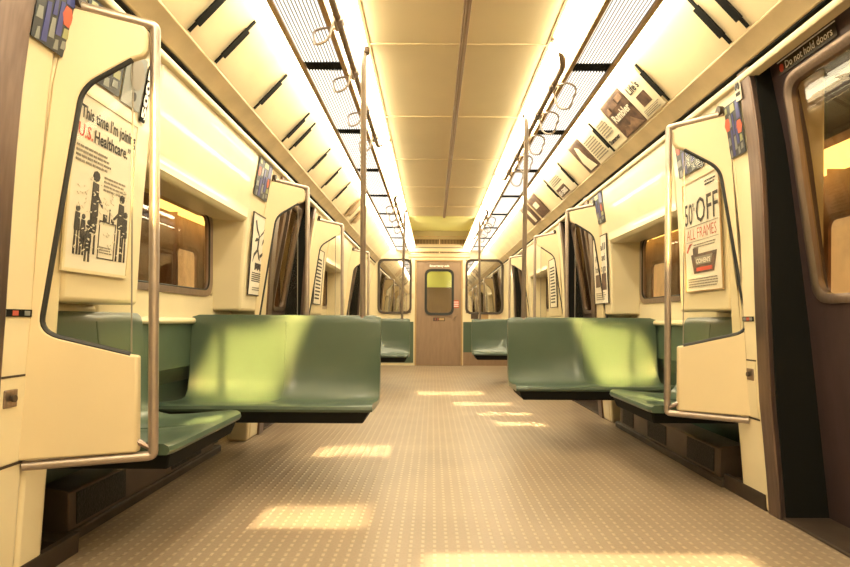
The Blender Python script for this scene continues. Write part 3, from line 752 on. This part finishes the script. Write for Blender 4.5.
for side, x, segs in ((-1, 1.52, ((2.2, 3.9), (6.4, 8.05))), (1, 1.395, ((3.1, 4.9), (7.2, 8.85)))):
    for i, (a, b2) in enumerate(segs):
        k_ = MB(); k_.extr_y([(side * (x), 0), (side * (x + .3), 0), (side * (x + .3), .045), (side * (x + .01), .045), (side * x, .038)], a, b2)
        struct(k_, 'baseboard_%s_%d' % (LAY[side]['name'], i + 1), 'kick', bevel=.004)
# dark back under the benches
# ------------------------------------------------------------------ floor-to-rail poles
RZ = 2.23; RX = .562
for side, y, lab in ((-1, 3.528, 'steel pole rising behind the near left crosswise bench'), (1, 4.488, 'steel pole rising behind the near right crosswise bench'),
                     (-1, 8.058, 'thin far steel pole behind the far left crosswise bench'), (1, 8.608, 'thin far steel pole behind the far right crosswise bench')):
    x = side * RX if side > 0 else -.545
    r = empty('pole', lab, 'pole', (x, y, .88), 'vertical poles beside the aisle')
    dxp = -side * .05; hp = 2.29 - .88; mb = MB(); mb.tube([(0, 0, 0.01), (dxp, -.43, hp)], .0165, 14); mb.build('tube', 'tube', r, smooth=True)
    mb = MB(); mb.tube([(0, 0, 0), (0, 0, .02)], .026, 14); mb.build('seat_flange', 'steel', r, smooth=True)
    mb = MB(); mb.tube([(dxp, -.43, hp - .02), (dxp, -.43, hp + .01)], .03, 12); mb.build('ceiling_flange', 'steel', r, smooth=True)

# ------------------------------------------------------------------ handrails and strap loops
def handrail(side, y0, y1, label, n):
    r = empty('handrail', label, 'handrail', (side * RX, y0, RZ), 'ceiling handrails over the benches')
    w = y1 - y0; ix = -side * .055
    path = fillet([(ix, 0, 2.31 - RZ), (0, .10, 0), (0, w - .10, 0), (ix, w, 2.31 - RZ)], [0, .10, .10, 0], 6)
    mb = MB(); mb.tube(path, .017, 12); mb.build('tube', 'rail', r, smooth=True)
    for yy in (.0, w):
        mb = MB(); mb.tube([(ix, yy, 2.30 - RZ), (ix, yy, 2.315 - RZ)], .035, 12); mb.build('ceiling_flange', 'steel', r, smooth=True)
handrail(-1, 1.95, 4.72, 'brown ceiling handrail on the left, nearest the camera', 0)
handrail(1, 3.02, 5.80, 'brown ceiling handrail on the right, nearest the camera', 0)
handrail(-1, 6.5, 8.9, 'far brown ceiling handrail on the left', 0)
handrail(1, 7.3, 9.9, 'far brown ceiling handrail on the right', 0)
def strap_proto():
    r = empty('hand_strap', '', 'hand strap', (0, 0, 0), 'metal hand loops on the ceiling rails')
    mb = MB(); mb.tube([(0, -.032, 0), (0, .032, 0)], .026, 14); mb.build('clamp', 'steel', r, smooth=True)
    mb = MB(); mb.tube([(.012, -.05, -.022), (.012, .05, -.022)], .009, 8); mb.build('hinge_pin', 'tube', r, smooth=True)
    loop = fillet([(.01, -.045, -.02), (.07, -.06, -.005), (.125, -.048, -.03), (.098, .025, -.13), (.035, .046, -.115), (.01, .045, -.02)], [.01, .03, .03, .03, .03, .01], 4, True)
    mb = MB(); mb.tube(loop, .006, 8, True); mb.build('loop', 'tube', r, smooth=True)
    return r
sp = strap_proto(); first = True
for side, ys in ((-1, [2.16, 2.67, 3.22, 3.78, 4.36]), (1, [3.40, 3.86, 4.34, 4.86, 5.36]), (-1, [6.9, 7.4, 7.9, 8.4]), (1, [7.7, 8.2, 8.7, 9.2])):
    far = ys[0] > 6
    for i, y in enumerate(ys):
        o = sp if first else copy_tree(sp); first = False
        o.location = (side * RX, y, RZ); o.scale = (1, 1, 1); o.rotation_euler = (0, 0, PI if side < 0 else 0)
        o['label'] = '%s metal hand loop on the %s%s ceiling rail, counted from the camera' % (ORD[i], 'far ' if far else 'near ', LAY[side]['name'])

# ------------------------------------------------------------------ end wall and door
E0 = END
ew = MB(); T = .12
def eb(x0, x1, z0, z1): ew.box((x0, E0, z0), (x1, E0 + T, z1))
dx0, dx1 = -.445, .425
eb(-1.9, -1.19, 0, 2.72); eb(1.24, 1.9, 0, 2.72); eb(-1.19, -.55, 2.06, 2.72); eb(.52, 1.24, 2.06, 2.72); eb(-1.19, -.55, 0, 1.02); eb(.52, 1.24, 0, 1.02)
eb(-.55, dx0, 0, 2.72); eb(dx1, .52, 0, 2.72); eb(dx0, dx1, 2.03, 2.72)
struct(ew, 'wall_end', 'cream')
for x0, x1, s_ in ((-1.40, -.50, -1), (.47, 1.40, 1)):
    g = MB(); g.box((x0, E0 - .012, .26 if s_ > 0 else .05), (x1, E0 + .0, .85)); struct(g, 'wall_end_green_panel_%s' % ('left' if s_ < 0 else 'right'), 'green')
g = MB(); g.box((.47, E0 - .01, 0), (1.40, E0, .26)); struct(g, 'wall_end_kick_panel', 'doorsteel')
for x0, x1 in ((-1.19, -.55), (.52, 1.24)):
    win_no += 1
    ro = rrect(x0 - .012, 1.0, x1 + .012, 2.075, .13); ri = rrect(x0 + .03, 1.045, x1 - .03, 2.035, .10)
    mb = MB(); P = lambda y_, R_: [(u, y_, v) for u, v in R_]
    mb.loops([P(E0, ro), P(E0 - .025, ro), P(E0 - .02, ri), P(E0 + .05, ri), P(E0, ro)], caps=False)
    wf = struct(mb, 'window_%d' % win_no, 'kick', smooth=True)
    mb = MB(); mb.loops([P(E0 + .02, ri), P(E0 + .026, ri)]); mb.build('pane', M['eglass'], wf)
dr = MB(); wz0, wz1 = 1.02, 1.84; wx0, wx1 = -.245, .245
for a in ((dx0, dx1, .01, wz0), (dx0, dx1, wz1, 2.03), (dx0, wx0, wz0, wz1), (wx1, dx1, wz0, wz1)): dr.box((a[0], E0 + .01, a[2]), (a[1], E0 + .05, a[3]))
door_no += 1
ed = struct(dr, 'door_%d' % door_no, 'doorsteel')
ro = rrect(wx0 - .04, wz0 - .04, wx1 + .04, wz1 + .04, .13); ri = rrect(wx0 + .005, wz0 + .005, wx1 - .005, wz1 - .005, .10)
mb = MB(); mb.loops([P(E0 + .01, ro), P(E0 - .012, ro), P(E0 - .008, ri), P(E0 + .04, ri), P(E0 + .01, ro)], caps=False); mb.build('window_gasket', 'rubber', ed, smooth=True)
mb = MB(); mb.loops([P(E0 + .025, ri), P(E0 + .03, ri)]); mb.build('pane', 'glass', ed)
def end_card(parent_name, label, cat, x, z, w_, h_, m): 
    mw = Matrix(((1, 0, 0, x), (0, 0, -1, E0 + .002), (0, 1, 0, z), (0, 0, 0, 1))); return card(parent_name, label, cat, mw, 0, 0, w_, h_, m)
def on_end(x, z): 
    return Matrix(((1, 0, 0, x), (0, 0, -1, E0 + .009), (0, 1, 0, z), (0, 0, 0, 1)))
tx = text(ed, 'Emergency exit', -.19, 1.925, .055, 'white', bold=.002, width=.38); tx.matrix_world = on_end(-.19, 1.925)
mb = MB(); mb.box((-.115, E0 + .004, .865), (.115, E0 + .011, .935)); nb = mb.build('number_sign', 'kick', ed)
tx = text(ed, '13', -.1, .878, .06, 'orange', width=.07); tx.matrix_world = Matrix.Translation((0, -.006, 0)) @ on_end(-.1, .878)
mb = MB(); mb.box((.0, E0 + .001, .88), (.10, E0 + .004, .925)); mb.build('sign_panel', 'strip', nb)
mb = MB(); mb.box((.265, E0 - .002, 1.13), (.385, E0 + .011, 1.27)); sg = mb.build('warning_sticker', 'red', ed)
mb = MB()
for i in range(3): mb.box((.275, E0 - .004, 1.15 + i * .04), (.375, E0 - .001, 1.165 + i * .04))
mb.build('sticker_lines', 'white', sg)
mb = MB(); mb.tube([(.30, E0 + .01, .90), (.30, E0 - .03, .90)], .012, 8); mb.tube([(.30, E0 - .03, .90), (.34, E0 - .03, .98)], .012, 8); mb.build('handle', 'steel', ed, smooth=True)
jb = MB()
for x in (dx0 - .03, dx1): jb.box((x, E0 - .015, 0), (x + .03, E0 + .02, 2.06))
jb.box((dx0 - .03, E0 - .015, 2.03), (dx1 + .03, E0 + .02, 2.06)); struct(jb, 'trim_door_end', 'strip', bevel=.004)
for i, (x, z, hh) in enumerate(((-.55, 1.63, .14), (-.55, 1.30, .1), (.46, 1.5, .5))):
    r = end_card('end_wall_notice', ('small dark notice high left of the end door', 'small dark notice lower left of the end door', 'tall narrow notice strip right of the end door')[i], 'notice', x, z, .05, hh, 'slat')
r = end_card('end_wall_notice', 'brown square notice under the right end window, left of its pair', 'notice', .62, .91, .14, .09, 'heater')
r = end_card('end_wall_notice', 'brown square notice under the right end window, middle of the row', 'notice', .78, .91, .18, .09, 'strip')
r = end_card('end_wall_notice', 'brown square notice under the right end window, rightmost', 'notice', 1.0, .91, .22, .09, 'slat')

# rear wall behind the camera
rw = MB(); rw.box((-1.9, REAR - .1, 0), (1.9, REAR, 2.72)); struct(rw, 'wall_rear', 'cream')

# ------------------------------------------------------------------ next car beyond the end door
nc = MB(); nc.box((-1.3, 12.2, 2.1), (1.3, 19, 2.15)); struct(nc, 'ceiling_next_car', 'yellow')
nc = MB(); nc.box((-1.3, 12.2, -.05), (1.3, 19, 0)); struct(nc, 'floor_next_car', 'strip')
for s_ in (-1, 1):
    nc = MB(); nc.box((s_ * 1.3, 12.2, 0), (s_ * 1.4, 19, 2.15)); struct(nc, 'wall_next_car_%s' % ('left' if s_ < 0 else 'right'), 'cream')
nc = MB(); nc.box((-1.3, 19, 0), (1.3, 19.1, 2.15)); struct(nc, 'wall_next_car_end', 'doorsteel')
nc = MB(); nc.box((-.6, 13.2, 1.62), (.5, 13.22, 2.1)); tag(nc.build('hanging_panel', 'yellow'), 'yellow lit panel hanging in the next car, seen through the end door', 'panel')
for s_ in (-1, 1):
    for i in range(3):
        nl = MB(); nl.box((s_ * .55 - .1, 12.6 + i * 2, 2.07), (s_ * .55 + .1, 14.2 + i * 2, 2.1))
        tag(nl.build('ceiling_light', 'nextlamp'), '%s ceiling light in the next car, %s side' % (ORD[i], 'left' if s_ < 0 else 'right'), 'ceiling light', 'ceiling lights in the next car')

# ------------------------------------------------------------------ station outside the side windows
for side in (-1, 1):
    nm = LAY[side]['name']
    t = MB(); t.box((side * 4.2, -6, -1), (side * 4.3, 20, 4)); struct(t, 'wall_tunnel_' + nm, 'tunnel')
    t = MB(); t.box((side * 1.95, -6, 3.4), (side * 4.3, 20, 3.5)); struct(t, 'ceiling_tunnel_' + nm, 'tunnel')
    t = MB(); t.box((side * 2.0, -6, -.25), (side * 4.3, 20, -.15)); struct(t, 'floor_platform_' + nm, 'beam')
    for i in range(6):
        y = -1.2 + i * 1.9
        yl = y; y = .6 + 3.3 * i
        if i < 4:
         c_ = MB(); c_.box((side * 2.15 - .1, y - .012, -.15), (side * 2.15 + .1, y + .012, 3.4)); c_.box((side * 2.15 - .11, y - .09, -.15), (side * 2.15 - .09, y + .09, 3.4)); c_.box((side * 2.15 + .09, y - .09, -.15), (side * 2.15 + .11, y + .09, 3.4))
         tag(c_.build('station_column', 'beam'), '%s rusty steel column outside the %s windows' % (ORD[i], nm), 'column', 'steel columns outside the windows')
        y = yl
        if i < 6:
            l_ = MB(); l_.box((side * 2.86 - .08, y + .1, 2.02), (side * 2.86 + .08, y + 1.8, 2.16)); l_.box((side * 2.86 - .01, y + .5, 2.15), (side * 2.86 + .01, y + .52, 3.41)); l_.box((side * 2.86 - .01, y + 1.4, 2.15), (side * 2.86 + .01, y + 1.42, 3.41))
            tag(l_.build('platform_light', 'plamp'), '%s yellow platform light outside the %s windows' % (ORD[i], nm), 'platform light', 'yellow tube lights outside the windows')
    for i in range(9):
        y = -.9 + i * 1.25
        wd_ = empty('train_window', '%s lit window of the train standing beyond the %s side' % (ORD[i], nm), 'train window', (side * 3.04, y, .95), 'lit windows of the neighbouring train')
        R_ = rrect(0, 0, .62, .78, .1); Ri = rrect(.05, .05, .57, .73, .07)
        f_ = MB(); f_.loops([[(0, u, v) for u, v in R_], [(-side * .04, u, v) for u, v in R_], [(-side * .04, u, v) for u, v in Ri], [(0, u, v) for u, v in Ri]], caps=False); f_.build('frame', 'beam', wd_)
        f_ = MB(); f_.loops([[(-side * .01, u, v) for u, v in Ri], [(-side * .015, u, v) for u, v in Ri]]); f_.build('lit_pane', 'tlit', wd_)
    g = MB(); g.box((side * 3.04, -6, .1), (side * 3.1, 20, 2.35)); g.build('wall_neighbour_train_' + nm, 'tbody')['kind'] = 'structure'

# door sign on the right near leaf
lf, LXf, w0, w1 = SIGN_DOOR
z0, z1 = 1.925, 1.975
x0, x1 = LXf(z0) - .004, LXf(z1) - .004
upv = Vector((x1 - x0, 0, z1 - z0)).normalized(); rt = Vector((0, -1, 0)); nn = rt.cross(upv)
mw = Matrix((rt, upv, nn)).transposed().to_4x4(); mw.translation = Vector((x0, w1 + .04, z0))
mb = MB(); rect(mb, 0, 0, .36, .052, 0, .003); o = mb.build('warning_sign', 'kick', lf); o.matrix_world = mw
mb = MB(); rect(mb, 0, .053, .36, .057, 0, .003); q = mb.build('sign_edge', 'white', o)
mb = MB(); flat(mb, [(.025 + .014 * math.cos(t), .026 + .017 * math.sin(t)) for t in [k2 * PI / 6 for k2 in range(12)]], .0032); q = mb.build('red_symbol', 'red', o)
text(o, 'Do not hold doors', .05, .014, .042, 'white', off=.0045, bold=.0006, width=.29)

# ------------------------------------------------------------------ light and world
wd = bpy.data.worlds.new('world'); S.world = wd; wd.use_nodes = True
wd.node_tree.nodes['Background'].inputs['Color'].default_value = (0.25, 0.14, 0.07, 1)
wd.node_tree.nodes['Background'].inputs['Strength'].default_value = 0.15

def added_patch_lamp(name, loc, target, sx, sy, power, spread, roll=0.0, col=(1.0, .78, .42)):  # narrow area lamp with no fixture, added to throw one patch of light
    l = bpy.data.lights.new(name, 'AREA'); l.shape = 'RECTANGLE'; l.size = sx; l.size_y = sy; l.energy = power; l.spread = math.radians(spread); l.color = col
    o = bpy.data.objects.new(name, l); COL.objects.link(o)
    d = (Vector(target) - Vector(loc)).normalized()
    q = d.to_track_quat('-Z', 'Y').to_matrix().to_4x4()
    o.matrix_world = Matrix.Translation(loc) @ q @ Matrix.Rotation(roll, 4, 'Z'); return o
for x, y, w_, l_ in ((-.65, 2.62, .48, .30), (-.65, 3.93, .46, .34), (.45, 2.0, 1.2, .42), (.63, 5.0, .42, .2), (.55, 5.55, .5, .2), (.4, 6.2, .6, .26), (.1, 7.1, .8, .4)):  # unseen lamps added for the bright rectangles on the floor
    added_patch_lamp('added_floor_light', (x, y, 2.07), (x, y, 0), w_, l_, 4.2 * w_ * l_, 2.5)
added_patch_lamp('added_bench_light', (-1.20, 2.52, 2.0), (-1.20, 2.60, .44), .24, .26, .55, 3, .1, (1.0, .70, .26))  # unseen lamps added for the yellow patches on seats and seat backs
added_patch_lamp('added_bench_light', (1.18, 3.44, 2.0), (1.18, 3.5, .44), .24, .26, .45, 3, -.1, (1.0, .70, .26))
added_patch_lamp('added_bench_light', (-.66, .9, 2.15), (-1.19, 3.5, .70), .46, .66, 3.6, 3, -.42, (1.0, .66, .2))
added_patch_lamp('added_bench_light', (.70, 1.9, 2.15), (1.25, 4.46, .70), .44, .66, 3.6, 3, .42, (1.0, .66, .2))

S.view_settings.view_transform = 'Standard'; S.view_settings.look = 'None'; S.view_settings.gamma = 1
S.view_settings.exposure = 1.35
